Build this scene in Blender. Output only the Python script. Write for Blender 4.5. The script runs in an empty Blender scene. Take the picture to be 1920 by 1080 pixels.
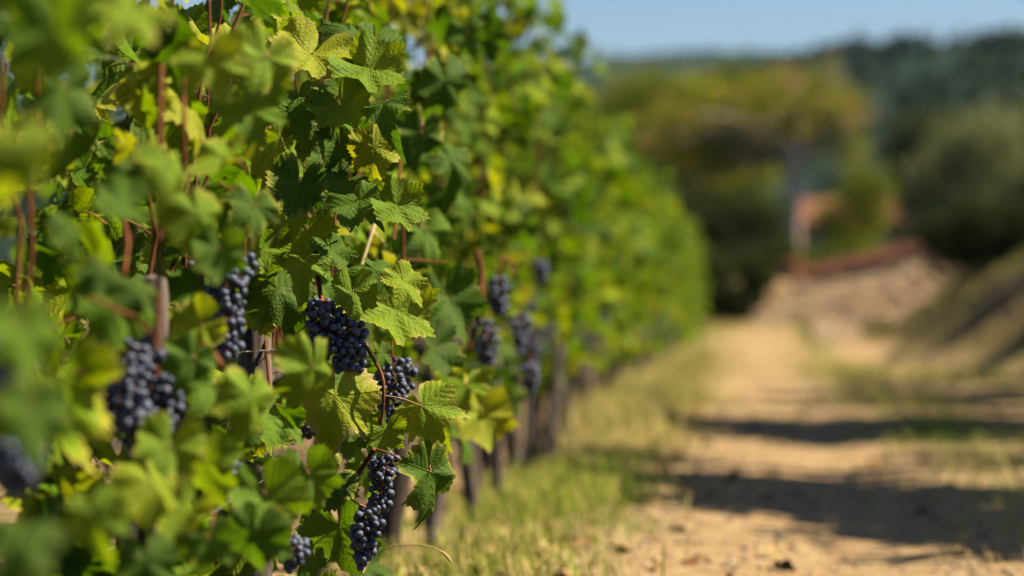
import bpy, math, random
import numpy as np
from mathutils import Vector, Matrix, Quaternion
random.seed(7); rng = np.random.default_rng(7)
R = math.radians
sc = bpy.context.scene
COL = sc.collection

# ------------------------------------------------------------ camera, world, sun
F = 4533.0                                   # focal length in pixels of the 1920 wide photograph
cam_d = bpy.data.cameras.new('camera')
cam_d.sensor_width = 36.0; cam_d.lens = 36.0*F/1920.0
cam_d.clip_start = .05; cam_d.clip_end = 6000
cam_d.dof.use_dof = True; cam_d.dof.focus_distance = 4.45
cam_d.dof.aperture_fstop = 1.95
cam = bpy.data.objects.new('camera', cam_d); COL.objects.link(cam); sc.camera = cam
CAM = Vector((0, 0, .66))
cam.location = CAM
YAW = math.atan(445/F); PITCH = math.atan(55/F)
cam.rotation_euler = (math.pi/2+PITCH, 0, YAW)
CR = cam.rotation_euler.to_matrix()
def P(px, py, Y):
    "the world point that stands at depth Y down the row and shows at that pixel"
    d = CR @ Vector(((px-960)/F, -(py-540)/F, -1))
    return CAM + d*(Y/d.y)

SUN_EL = R(51); SH = Vector((.985, .17, 0))   # horizontal direction towards the sun
sun_dir = Vector((SH.x*math.cos(SUN_EL), SH.y*math.cos(SUN_EL), math.sin(SUN_EL)))
w = bpy.data.worlds.new('World'); sc.world = w; w.use_nodes = True
nt = w.node_tree
sky = nt.nodes.new('ShaderNodeTexSky'); sky.sky_type = 'NISHITA'; sky.sun_disc = False
sky.sun_elevation = SUN_EL; sky.sun_rotation = math.atan2(SH.x, SH.y)
sky.air_density = 1.0; sky.dust_density = .5; sky.ozone_density = 3.0
nt.links.new(sky.outputs[0], nt.nodes['Background'].inputs[0])
nt.nodes['Background'].inputs[1].default_value = .05
sl = bpy.data.lights.new('sun', 'SUN'); sl.energy = 5.0; sl.angle = R(.5); sl.color = (1, .90, .70)
so = bpy.data.objects.new('sun', sl); COL.objects.link(so)
so.rotation_euler = sun_dir.to_track_quat('Z', 'Y').to_euler()
sc.view_settings.view_transform = 'Standard'; sc.view_settings.look = 'None'
sc.view_settings.exposure = 1.18; sc.view_settings.gamma = 1
sc.cycles.max_bounces = 7; sc.cycles.diffuse_bounces = 0; sc.cycles.transmission_bounces = 4
sc.cycles.glossy_bounces = 2; sc.cycles.caustics_reflective = False; sc.cycles.caustics_refractive = False
sc.cycles.volume_bounces = 0
sc.cycles.use_denoising = True

# ------------------------------------------------------------ helpers
def tag(o, label=None, cat=None, group=None, kind=None):
    if label: o['label'] = label
    if cat: o['category'] = cat
    if group: o['group'] = group
    if kind: o['kind'] = kind
    return o
def empty(name, loc, rz=0):
    o = bpy.data.objects.new(name, None); COL.objects.link(o); o.empty_display_size = .1
    o.location = loc; o.rotation_euler = (0, 0, rz); return o
def put(name, me, parent=None, loc=None):
    o = bpy.data.objects.new(name, me); COL.objects.link(o)
    if parent is not None: o.parent = parent
    if loc is not None: o.location = loc
    return o

class MB:
    "collects vertices, quads/tris, uv coordinates, two uv layers and material slots; builds ONE mesh"
    def __init__(s): s.v = []; s.f = []; s.uv = []; s.ax = []; s.m = []; s.n = 0
    def add(s, v, f, uv=None, ax=None, mi=0):
        v = np.asarray(v, float); f = np.asarray(f, int)
        s.v.append(v); s.f.append(f+s.n)
        s.uv.append(np.zeros((len(v), 2)) if uv is None else uv)
        s.ax.append(np.zeros((len(v), 2)) if ax is None else ax)
        s.m.append(np.full(len(f), mi)); s.n += len(v)
    def mesh(s, name, mats, origin=(0, 0, 0), smooth=True):
        me = bpy.data.meshes.new(name)
        if not s.v: 
            for m in mats: me.materials.append(m)
            return me
        V = np.concatenate(s.v)-np.array(origin); uv = np.concatenate(s.uv); ax = np.concatenate(s.ax)
        tot = []; loops = []; mi = np.concatenate(s.m)
        for f in s.f:
            if f.shape[1] == 4:
                pass
            tot.append(np.full(len(f), f.shape[1])); loops.append(f.reshape(-1))
        tot = np.concatenate(tot); loops = np.concatenate(loops)
        me.vertices.add(len(V)); me.vertices.foreach_set('co', V.reshape(-1))
        me.loops.add(len(loops)); me.loops.foreach_set('vertex_index', loops.astype(np.int32))
        me.polygons.add(len(tot))
        st = np.zeros(len(tot), np.int32); st[1:] = np.cumsum(tot)[:-1]
        me.polygons.foreach_set('loop_start', st); me.polygons.foreach_set('loop_total', tot.astype(np.int32))
        me.polygons.foreach_set('material_index', mi.astype(np.int32))
        me.polygons.foreach_set('use_smooth', np.full(len(tot), smooth))
        a = me.uv_layers.new(name='UVMap'); a.data.foreach_set('uv', uv[loops].reshape(-1))
        b = me.uv_layers.new(name='aux'); b.data.foreach_set('uv', ax[loops].reshape(-1))
        for m in mats: me.materials.append(m)
        me.update(calc_edges=True); me.validate()
        return me
def tube(mb, pts, rad, sides=7, mi=0, cap=True, rough=0, ax=None):
    "tapering tube along a polyline"
    pts = [Vector(p) for p in pts]; n = len(pts)
    if np.isscalar(rad): rad = [rad]*n
    vs = []; prev = None; L = 0; uv = []
    for i, p in enumerate(pts):
        t = (pts[min(i+1, n-1)]-pts[max(i-1, 0)]).normalized()
        a = (prev - t*prev.dot(t)) if prev is not None else t.orthogonal()
        if a.length < 1e-5: a = t.orthogonal()
        a.normalize(); prev = a; b = t.cross(a)
        if i: L += (p-pts[i-1]).length
        for k in range(sides):
            th = 2*math.pi*k/sides; r = rad[i]*(1+rough*random.uniform(-1, 1))
            vs.append(p+(a*math.cos(th)+b*math.sin(th))*r); uv.append((k/sides, L))
    fs = [(i*sides+k, i*sides+(k+1) % sides, (i+1)*sides+(k+1) % sides, (i+1)*sides+k) for i in range(n-1) for k in range(sides)]
    A = None if ax is None else np.tile(ax, (len(vs), 1))
    mb.add([tuple(v) for v in vs], fs, np.array(uv), A, mi)
    if cap:
        for i in (0, n-1):
            c = len(vs) if 0 else None
            ring = [tuple(vs[i*sides+k]) for k in range(sides)]
            cc = tuple(pts[i]+(pts[i]-pts[1 if i == 0 else n-2]).normalized()*rad[i]*.35)
            ff = [(k, (k+1) % sides, sides, sides) if i else ((k+1) % sides, k, sides, sides) for k in range(sides)]
            ff = [(a, b, c2) for a, b, c2, _ in ff]
            mb.add(ring+[cc], ff, None, None if ax is None else np.tile(ax, (sides+1, 1)), mi)
def curve(p0, p1, p2, n=8):
    p0, p1, p2 = Vector(p0), Vector(p1), Vector(p2)
    return [p0*(1-t)**2+p1*2*t*(1-t)+p2*t*t for t in [i/(n-1) for i in range(n)]]
def spline(pts, n=5):
    "Catmull-Rom through the points"
    pts = [Vector(p) for p in pts]; q = [pts[0]*2-pts[1]]+pts+[pts[-1]*2-pts[-2]]; out = []
    for i in range(1, len(q)-2):
        a, b, c, d = q[i-1:i+3]
        for k in range(n):
            t = k/n
            out.append(.5*((2*b)+(c-a)*t+(2*a-5*b+4*c-d)*t*t+(3*b-a-3*c+d)*t**3))
    out.append(pts[-1]); return out
def box(mb, c, s, rz=0, jit=0, mi=0, shear=0.0):
    cx, cy, cz = c; v = []
    for sx in (-1, 1):
        for sy in (-1, 1):
            for sz in (-1, 1):
                x, y, z = [q*h/2+random.uniform(-jit, jit) for q, h in zip((sx, sy, sz), s)]
                v.append((cx+x*math.cos(rz)-y*math.sin(rz), cy+x*math.sin(rz)+y*math.cos(rz)+z*shear, cz+z))
    mb.add(v, [(0, 1, 3, 2), (4, 6, 7, 5), (0, 4, 5, 1), (2, 3, 7, 6), (0, 2, 6, 4), (1, 5, 7, 3)], None, None, mi)

# value noise for terrain and canopies
def vnoise(x, y, seed=0):
    x = np.asarray(x, float); y = np.asarray(y, float)
    xi = np.floor(x).astype(int); yi = np.floor(y).astype(int); fx = x-xi; fy = y-yi
    def h(a, b):
        q = np.sin(a*127.1+b*311.7+seed*74.7)*43758.5453
        return q-np.floor(q)
    fx = fx*fx*(3-2*fx); fy = fy*fy*(3-2*fy)
    return (h(xi, yi)*(1-fx)+h(xi+1, yi)*fx)*(1-fy)+(h(xi, yi+1)*(1-fx)+h(xi+1, yi+1)*fx)*fy
def fbm(x, y, o=4, seed=0):
    return sum(vnoise(np.asarray(x)*2**k, np.asarray(y)*2**k, seed+k)*.5**k for k in range(o))/1.9-.5

# ------------------------------------------------------------ materials
class NT:
    def __init__(s, name, rough=.7, spec=.3):
        s.mat = bpy.data.materials.new(name); s.mat.use_nodes = True; s.t = s.mat.node_tree
        s.b = s.t.nodes['Principled BSDF']; s.out = s.t.nodes['Material Output']
        s.b.inputs['Roughness'].default_value = rough; s.b.inputs['Specular IOR Level'].default_value = spec
    def n(s, ty, **kw):
        o = s.t.nodes.new(ty)
        for k, v in kw.items(): setattr(o, k, v)
        return o
    def l(s, a, b): s.t.links.new(a, b)
    def m(s, op, a, b=None, c=None, clamp=False):
        o = s.n('ShaderNodeMath', operation=op); o.use_clamp = clamp
        for i, q in enumerate((a, b, c)):
            if q is None: continue
            if isinstance(q, (int, float)): o.inputs[i].default_value = q
            else: s.l(q, o.inputs[i])
        return o.outputs[0]
    def noise(s, scale, detail=4, vec=None, rough=.55, dist=0):
        o = s.n('ShaderNodeTexNoise'); o.inputs['Scale'].default_value = scale; o.inputs['Detail'].default_value = detail
        o.inputs['Roughness'].default_value = rough; o.inputs['Distortion'].default_value = dist
        if vec is not None: s.l(vec, o.inputs['Vector'])
        return o.outputs[0]
    def ramp(s, fac, stops):
        o = s.n('ShaderNodeValToRGB'); e = o.color_ramp.elements
        while len(e) < len(stops): e.new(.5)
        for k, (p, c) in enumerate(stops):
            e[k].position = p; e[k].color = (c[0], c[1], c[2], 1) if not np.isscalar(c) else (c, c, c, 1)
        s.l(fac, o.inputs[0]); return o.outputs[0]
    def mix(s, f, a, b, blend='MIX'):
        o = s.n('ShaderNodeMix', data_type='RGBA', blend_type=blend)
        for i, q in ((0, f), (6, a), (7, b)):
            if isinstance(q, (int, float)): o.inputs[i].default_value = q
            elif isinstance(q, tuple): o.inputs[i].default_value = (*q, 1)
            else: s.l(q, o.inputs[i])
        return o.outputs[2]
    def bump(s, h, st=.3, d=.01):
        o = s.n('ShaderNodeBump'); o.inputs['Strength'].default_value = st; o.inputs['Distance'].default_value = d
        s.l(h, o.inputs['Height']); return o.outputs[0]
    def coord(s, k='Object'): return s.n('ShaderNodeTexCoord').outputs[k]

def leaf_material(name, edge=0.0, dull=0.0):
    m = NT(name, .5, .07)
    uv = m.n('ShaderNodeUVMap', uv_map='UVMap').outputs[0]; ax = m.n('ShaderNodeUVMap', uv_map='aux').outputs[0]
    s1 = m.n('ShaderNodeSeparateXYZ'); m.l(uv, s1.inputs[0]); x, y = s1.outputs[0], s1.outputs[1]
    s2 = m.n('ShaderNodeSeparateXYZ'); m.l(ax, s2.inputs[0]); ef, tint = s2.outputs[0], s2.outputs[1]
    rnd = m.n('ShaderNodeObjectInfo').outputs['Random']
    tint = m.m('FRACT', m.m('ADD', m.m('MULTIPLY', rnd, 3.7), tint))
    # veins
    axs = m.m('ABSOLUTE', x); a = m.m('ARCTAN2', axs, y); r = m.m('SQRT', m.m('ADD', m.m('MULTIPLY', x, x), m.m('MULTIPLY', y, y)))
    g1 = m.m('GREATER_THAN', a, R(26)); g2 = m.m('GREATER_THAN', a, R(82))
    ak = m.m('ADD', m.m('MULTIPLY', g1, R(52)), m.m('MULTIPLY', g2, R(58)))
    da = m.m('SUBTRACT', a, ak)
    u = m.m('MULTIPLY', r, m.m('COSINE', da)); v = m.m('ABSOLUTE', m.m('MULTIPLY', r, m.m('SINE', da)))
    prim = m.m('SUBTRACT', 1, m.m('DIVIDE', v, m.m('SUBTRACT', .026, m.m('MULTIPLY', r, .014))), clamp=True)
    q = m.m('FRACT', m.m('DIVIDE', m.m('SUBTRACT', u, m.m('MULTIPLY', v, .85)), .155))
    sec = m.m('SUBTRACT', 1, m.m('DIVIDE', m.m('ABSOLUTE', m.m('SUBTRACT', q, .5)), .075), clamp=True)
    vein = m.m('MAXIMUM', prim, m.m('MULTIPLY', sec, .55))
    puff = m.m('MULTIPLY', m.m('ABSOLUTE', m.m('SUBTRACT', q, .5)), 2)
    cmb = m.n('ShaderNodeCombineXYZ'); m.l(x, cmb.inputs[0]); m.l(y, cmb.inputs[1]); m.l(m.m('MULTIPLY', tint, 17), cmb.inputs[2])
    vo = m.n('ShaderNodeTexVoronoi', feature='DISTANCE_TO_EDGE'); vo.inputs['Scale'].default_value = 15; m.l(cmb.outputs[0], vo.inputs['Vector'])
    n1 = m.noise(2.6, 3, cmb.outputs[0]); n2 = m.noise(9, 4, cmb.outputs[0])
    base = m.ramp(tint, [(0, (.008, .034, .002)), (.3, (.026, .092, .002)), (.6, (.10, .205, .003)), (.88, (.24, .36, .006)), (1, (.42, .41, .014))])
    base = m.mix(m.m('MULTIPLY', m.m('SUBTRACT', n2, .35, clamp=True), .8), base, (.09, .14, .006))
    base = m.mix(m.m('MULTIPLY', vein, .4), base, (.20, .27, .03))
    sv = m.n('ShaderNodeTexVoronoi'); sv.inputs['Scale'].default_value = 4.5; m.l(cmb.outputs[0], sv.inputs['Vector'])
    base = m.mix(m.m('MULTIPLY', m.m('LESS_THAN', m.m('ADD', sv.outputs[0], m.m('MULTIPLY', n2, .3)), .24), .8), base, (.16, .085, .025))
    # yellowing, scorched rims
    em = m.m('ADD', m.m('SUBTRACT', ef, 1.0), m.m('MULTIPLY', m.m('SUBTRACT', n1, .5), .55))
    em = m.m('ADD', em, m.m('MULTIPLY', m.m('GREATER_THAN', tint, .72), .13))
    em = m.m('ADD', em, edge)
    yel = m.m('MULTIPLY', m.m('SUBTRACT', em, -.04), 6.5, clamp=True)
    brn = m.m('MULTIPLY', m.m('SUBTRACT', em, .11), 11, clamp=True)
    base = m.mix(m.m('MULTIPLY', yel, .85), base, (.46, .38, .03))
    base = m.mix(m.m('MULTIPLY', brn, .9), base, (.55, .40, .18))
    back = m.n('ShaderNodeNewGeometry').outputs['Backfacing']
    base = m.mix(m.m('MULTIPLY', back, .45), base, (.11, .16, .03))
    hgt = m.m('ADD', m.m('MULTIPLY', puff, .5), m.m('ADD', m.m('MULTIPLY', vo.outputs[0], 1.1), m.m('MULTIPLY', prim, -.8)))
    nrm = m.bump(m.m('ADD', hgt, m.m('MULTIPLY', n2, .5)), .55, .0035)
    m.l(base, m.b.inputs['Base Color']); m.l(nrm, m.b.inputs['Normal'])
    m.l(m.m('ADD', .38, m.m('MULTIPLY', n2, .22)), m.b.inputs['Roughness'])
    tr = m.n('ShaderNodeBsdfTranslucent'); m.l(nrm, tr.inputs[1])
    tc = m.mix(.72, base, m.ramp(tint, [(0, (.10, .26, .001)), (.5, (.36, .60, .001)), (1, (.80, .78, .004))])); m.l(tc, tr.inputs[0])
    mx = m.n('ShaderNodeMixShader'); mx.inputs[0].default_value = .30
    m.l(m.b.outputs[0], mx.inputs[1]); m.l(tr.outputs[0], mx.inputs[2]); m.l(mx.outputs[0], m.out.inputs[0])
    return m.mat
LEAF = leaf_material('vine_leaf')
LEAF_Y = leaf_material('vine_leaf_scorched_edge', .13)

def foliage_material(name, stops, trans=.3, tcol=(.3, .35, .03)):
    m = NT(name, .7, .06)
    ax = m.n('ShaderNodeUVMap', uv_map='aux').outputs[0]
    s2 = m.n('ShaderNodeSeparateXYZ'); m.l(ax, s2.inputs[0])
    base = m.ramp(s2.outputs[1], stops); m.l(base, m.b.inputs['Base Color'])
    tr = m.n('ShaderNodeBsdfTranslucent'); m.l(m.mix(.4, base, tcol), tr.inputs[0])
    mx = m.n('ShaderNodeMixShader'); mx.inputs[0].default_value = trans
    m.l(m.b.outputs[0], mx.inputs[1]); m.l(tr.outputs[0], mx.inputs[2]); m.l(mx.outputs[0], m.out.inputs[0])
    return m.mat
def bark_material(name, stops, scale=(1, 1, .12), rep=60, bmp=.6):
    m = NT(name, .85, .15)
    mp = m.n('ShaderNodeMapping'); mp.inputs['Scale'].default_value = scale; m.l(m.coord(), mp.inputs[0])
    n = m.noise(rep, 6, mp.outputs[0], .65, .6); n2 = m.noise(6, 3, m.coord())
    m.l(m.ramp(m.m('ADD', m.m('MULTIPLY', n, .75), m.m('MULTIPLY', n2, .25)), stops), m.b.inputs['Base Color'])
    m.l(m.bump(n, bmp, .006), m.b.inputs['Normal']); return m.mat
CANE = bark_material('ripe_cane', [(.3, (.045, .013, .007)), (.5, (.19, .060, .020)), (.7, (.28, .12, .045))], (1, 1, .2), 90, .3)
PETIOLE = NT('petiole', .45, .4); PETIOLE.b.inputs['Base Color'].default_value = (.36, .07, .05, 1)
PETIOLE.l(PETIOLE.ramp(PETIOLE.noise(30, 2, PETIOLE.coord()), [(.35, (.33, .05, .045)), (.65, (.30, .17, .05))]), PETIOLE.b.inputs['Base Color']); PETIOLE = PETIOLE.mat
TRUNK = bark_material('vine_bark', [(.3, (.016, .011, .008)), (.5, (.085, .06, .045)), (.7, (.22, .165, .13))], (1, 1, .1), 70, 1)
WOOD = bark_material('weathered_post_wood', [(.28, (.02, .014, .010)), (.5, (.15, .112, .088)), (.72, (.34, .27, .21))], (1, 1, .05), 110, .9)
TENDRIL = NT('dry_tendril', .6).mat; TENDRIL.node_tree.nodes['Principled BSDF'].inputs['Base Color'].default_value = (.42, .32, .14, 1)
WIRE = NT('steel_wire', .4); WIRE.b.inputs['Metallic'].default_value = .8
WIRE.l(WIRE.ramp(WIRE.noise(8, 3, WIRE.coord()), [(.3, (.30, .29, .28)), (.7, (.5, .48, .45))]), WIRE.b.inputs['Base Color']); WIRE = WIRE.mat
def grape_material():
    m = NT('grape_skin', .42, .45)
    rnd = m.n('ShaderNodeObjectInfo').outputs['Random']
    co = m.coord('Object'); mp = m.n('ShaderNodeVectorMath', operation='ADD'); m.l(co, mp.inputs[0])
    cx = m.n('ShaderNodeCombineXYZ'); m.l(m.m('MULTIPLY', rnd, 31), cx.inputs[0]); m.l(cx.outputs[0], mp.inputs[1])
    n = m.noise(110, 4, mp.outputs[0], .6); n2 = m.noise(420, 3, mp.outputs[0])
    f = m.m('MULTIPLY', m.ramp(m.m('ADD', m.m('MULTIPLY', n, .8), m.m('MULTIPLY', n2, .2)), [(.36, 0.0), (.56, 1.0)]), 1)
    bl = m.m('ADD', .30, m.m('MULTIPLY', f, m.m('ADD', .4, m.m('MULTIPLY', rnd, .35))), clamp=True)
    dark = m.mix(m.m('GREATER_THAN', rnd, .93), (.010, .008, .022), (.05, .008, .03))
    m.l(m.mix(bl, dark, (.095, .115, .18)), m.b.inputs['Base Color'])
    m.l(m.m('ADD', .30, m.m('MULTIPLY', bl, .38)), m.b.inputs['Roughness'])
    return m.mat
GRAPE = grape_material()
RACHIS = NT('grape_stalk', .55).mat; RACHIS.node_tree.nodes['Principled BSDF'].inputs['Base Color'].default_value = (.34, .075, .04, 1)

# ------------------------------------------------------------ vine leaf shapes
def leaf_shape(N, rings, seed, teeth=34, petiole=True, amp=1.0):
    """one vine leaf, centre-lobe length 1, petiole junction at the origin, tip towards +Y, upper face +Z"""
    g = np.random.default_rng(seed)
    th = np.linspace(-R(171), R(171), N)
    a = np.abs(th); s = np.sign(th)
    def lobe(c, wd, ln): return ln*np.exp(-((a-c)/wd)**2)
    k = g.uniform(.9, 1.1, 6); dep = g.uniform(.60, .84)
    asym = 1+.07*g.normal()*s
    lr = np.maximum.reduce([lobe(0, R(33), 1.0*k[0]), lobe(R(53), R(30), .88*k[1]), lobe(R(103), R(35), .80*k[2]), lobe(R(150), R(28), .64*k[3])])
    r = np.maximum(lr, dep+.04*np.cos(a*3))*asym
    r = r*(1-.45*np.clip((a-R(158))/R(13), 0, 1)**2)
    ph = np.arange(N) % 4
    tooth = np.array([0, .45, 1.0, .35])[ph]*g.uniform(.6, 1.35, N//4+1).repeat(4)[:N]
    r = r*(1+amp*.10*(tooth-.4))
    rr = np.linspace(0, 1, rings)**.8; rr[0] = .004
    TH, RR = np.meshgrid(th, rr); rad = RR*r[None, :]
    X = rad*np.sin(TH); Y = rad*np.cos(TH)
    cup = g.uniform(-.6, .3); fold = g.uniform(-.25, .7); tipb = g.uniform(-.5, .1); ph1, ph2 = g.uniform(0, 6.28, 2)
    Z = cup*rad**2+fold*np.abs(X)*.55 + .16*rad*np.sin(5*TH+ph1)*RR + .05*rad**1.0*np.sin(11*TH+ph2)*RR**2
    Z += .055*np.abs(np.sin(TH*3.4))*rad*(1-.3*RR)                      # blade puffs up between main veins
    Z += tipb*np.clip(Y-.25, 0, None)**2 + .06*np.sin(X*5+ph2)*np.sin(Y*4+ph1)
    V = np.stack([X, Y, Z], -1).reshape(-1, 3)
    uv = np.stack([X, Y], -1).reshape(-1, 2)
    ef = (RR*np.ones_like(TH)).reshape(-1)
    ef = 1-(1-ef)*np.tile(r, rings)
    i = np.arange(rings-1)[:, None]*N+np.arange(N-1)[None, :]
    Fq = np.stack([i, i+N, i+N+1, i+1], -1).reshape(-1, 4)
    pet = None
    if petiole:
        mb = MB(); L = g.uniform(.55, 1.0); sd = g.uniform(-.35, .35)
        tube(mb, curve((0, 0, .0), (sd*.3, -.38*L, -.10*L), (sd, -.55*L, -.75*L), 6), [.018, .017, .017, .018, .02, .026], 5, cap=False)
        pet = (mb.v[0], mb.f[0])
    return V, uv, ef, Fq, pet
HI = [leaf_shape(137, 8, 100+i) for i in range(10)]
MID = [leaf_shape(69, 5, 200+i, amp=1.3) for i in range(7)]
LOW = [leaf_shape(25, 3, 300+i, petiole=False, amp=.6) for i in range(6)]
def leaf_into(mb, shp, M, tint, edge_mi=0):
    V, uv, ef, Fq, pet = shp
    A = np.array(M); v = V@A[:3, :3].T+A[:3, 3]
    mb.add(v, Fq, uv, np.stack([ef, np.full(len(ef), tint)], -1), 0)
    if pet is not None:
        mb.add(pet[0]@A[:3, :3].T+A[:3, 3], pet[1], None, None, 1)
def leaf_mesh(name, shp, mat):
    mb = MB(); leaf_into(mb, shp, Matrix.Identity(4), 0.0); return mb.mesh(name, [mat, PETIOLE])
LEAF_ME = [leaf_mesh('vine_leaf', s, LEAF) for s in HI]
LEAF_YME = [leaf_mesh('vine_leaf_scorched', s, LEAF_Y) for s in HI]
def frame(pos, n, tip, size):
    n = Vector(n).normalized(); t = Vector(tip); t = t-n*t.dot(n)
    if t.length < 1e-4: t = n.orthogonal()
    t.normalize(); x = t.cross(n)
    M = Matrix((( x.x, t.x, n.x, pos[0]), (x.y, t.y, n.y, pos[1]), (x.z, t.z, n.z, pos[2]), (0, 0, 0, 1)))
    return M @ Matrix.Diagonal((size, size, size, 1))

# ------------------------------------------------------------ terrain
def toe(y): return np.interp(y, [-5, 14, 20, 27, 34, 42, 60], [4.6, 4.2, 3.5, 2.55, 1.85, 1.75, 1.7])
def bank_h(x, y):
    e = np.clip((np.asarray(x)-toe(y))/2.3, 0, 1); return 1.6*(.75*e+.25*e*e*(3-2*e))+.42*e*fbm(np.asarray(x)*1.7, np.asarray(y)*1.1, 4, 31)
def ground_h(x, y):
    x = np.asarray(x, float); y = np.asarray(y, float)
    h = .05*fbm(x*.6, y*.4, 4, 3)+.012*fbm(x*5, y*5, 3, 9)
    up = np.clip((y-34.5)/6.5, 0, 1)*.55
    ter = .74*np.clip((y-41.9)/.45, 0, 1)
    h = h+np.maximum(up+ter+np.clip(y-44, 0, 14)*.035, bank_h(x, y)*np.where(y > 44, 0, 1))
    # wheel ruts in the lane
    h = h-.03*np.exp(-((x-.35)/.22)**2)*(y < 36)-.03*np.exp(-((x-1.9)/.25)**2)*(y < 36)
    h = h+np.clip(y-110, 0, None)*.03
    return h
def gz(x, y): return float(ground_h(x, y))
xs = np.concatenate([-np.geomspace(900, 7, 30), np.linspace(-6, 9, 90), np.geomspace(9.8, 900, 30)])
ys = np.concatenate([np.linspace(-40, 0, 12), np.linspace(.4, 48, 190), np.geomspace(49, 2500, 60)])
GX, GY = np.meshgrid(xs, ys); GZ = ground_h(GX, GY)
nx, ny = len(xs), len(ys)
i = np.arange(ny-1)[:, None]*nx+np.arange(nx-1)[None, :]
mb = MB(); mb.add(np.stack([GX, GY, GZ], -1).reshape(-1, 3), np.stack([i, i+1, i+nx+1, i+nx], -1).reshape(-1, 4))
m = NT('dry_earth_and_gravel', .92, .1)
co = m.coord('Object'); sp = m.n('ShaderNodeSeparateXYZ'); m.l(co, sp.inputs[0])
n1 = m.noise(1.1, 5, co); n2 = m.noise(9, 6, co, .65); n3 = m.noise(60, 4, co, .7)
earth = m.ramp(m.m('ADD', m.m('MULTIPLY', n2, .6), m.m('MULTIPLY', n3, .4)), [(.32, (.13, .070, .030)), (.5, (.33, .215, .105)), (.68, (.48, .345, .19))])
green = m.ramp(n3, [(.35, (.06, .09, .015)), (.6, (.20, .21, .05)), (.7, (.42, .34, .14))])
# turf in a strip by the vines and along the middle of the lane
xw = m.m('ADD', sp.outputs[0], m.m('MULTIPLY', m.m('SUBTRACT', n1, .5), 1.2))
s1 = m.m('SUBTRACT', 1, m.m('MULTIPLY', m.m('ABSOLUTE', m.m('SUBTRACT', xw, -.72)), 2.8), clamp=True)
s2 = m.m('SUBTRACT', .7, m.m('MULTIPLY', m.m('ABSOLUTE', m.m('SUBTRACT', xw, 1.1)), 2.5), clamp=True)
gm = m.m('MULTIPLY', m.m('MAXIMUM', s1, s2), m.ramp(n2, [(.38, 0.0), (.58, 1.0)]), clamp=True)
far = m.m('MULTIPLY', m.m('SUBTRACT', sp.outputs[1], 44), .2, clamp=True)
gm = m.m('MAXIMUM', gm, m.m('MULTIPLY', far, .8))
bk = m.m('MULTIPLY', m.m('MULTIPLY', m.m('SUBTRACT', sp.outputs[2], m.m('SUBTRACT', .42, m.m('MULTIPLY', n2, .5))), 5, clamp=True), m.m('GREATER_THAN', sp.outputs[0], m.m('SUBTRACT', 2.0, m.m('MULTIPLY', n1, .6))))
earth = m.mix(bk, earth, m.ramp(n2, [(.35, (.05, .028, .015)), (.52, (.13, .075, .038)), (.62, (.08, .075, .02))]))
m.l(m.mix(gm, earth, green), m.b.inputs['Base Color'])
m.l(m.bump(m.m('ADD', n2, m.m('MULTIPLY', n3, .5)), .8, .03), m.b.inputs['Normal'])
EARTH = m.mat
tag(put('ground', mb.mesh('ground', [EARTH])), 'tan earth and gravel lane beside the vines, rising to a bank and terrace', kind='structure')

# ------------------------------------------------------------ vine row
X0 = -1.0                      # the line of trunks
ROW_END = 59.0
def canopy_half(y, z):
    b = .22+.50*fbm(y*2.0, z*2.6, 2, 21)
    return b*(1-.15*max(0, (z-1.45)/.45))
def vine_name(i): return 'grapevine'
def dens3(y, z, side):
    return .5+float(fbm(y*3.1+side*40, z*3.3, 3, 77))*1.3+random.gauss(0, .05)
def rand_leaf(y0, span, near):
    y = y0+random.uniform(-span, span)
    ztop = 1.98+.30*float(fbm(y*1.7, 3.1, 3, 5)); zbot = .40+.16*float(fbm(y*1.9, 8.2, 2, 6))
    if y < 5.6: zbot = .06+.1*random.random()
    z = zbot+(ztop-zbot)*random.random()**.95
    u = random.random(); hw = canopy_half(y, z)
    if u < .44: x = X0+hw*random.uniform(.55, 1.15)
    elif u < .74: x = X0+hw*random.uniform(-.6, .6)
    else: x = X0-hw*random.uniform(.5, 1.1)
    side = 1 if x > X0-.05 else -1
    n = Vector((.42*side+random.gauss(0, .8), -.10+random.gauss(0, .85), .26+random.gauss(0, .62)))
    tip = Vector((.35*side+random.gauss(0, .4), random.gauss(0, .55), -1))
    s = random.choice((random.uniform(.034, .06), random.uniform(.06, .098)))*(1 if z < 1.5 else .88)
    # shoots and hollows: leaves sit in tufts with dark gaps between them
    if side > 0 and dens3(y, z, side) < (.52 if abs(x-X0) > .10 else .36): return None
    return Vector((x, y, z)), n, tip, s, side

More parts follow.
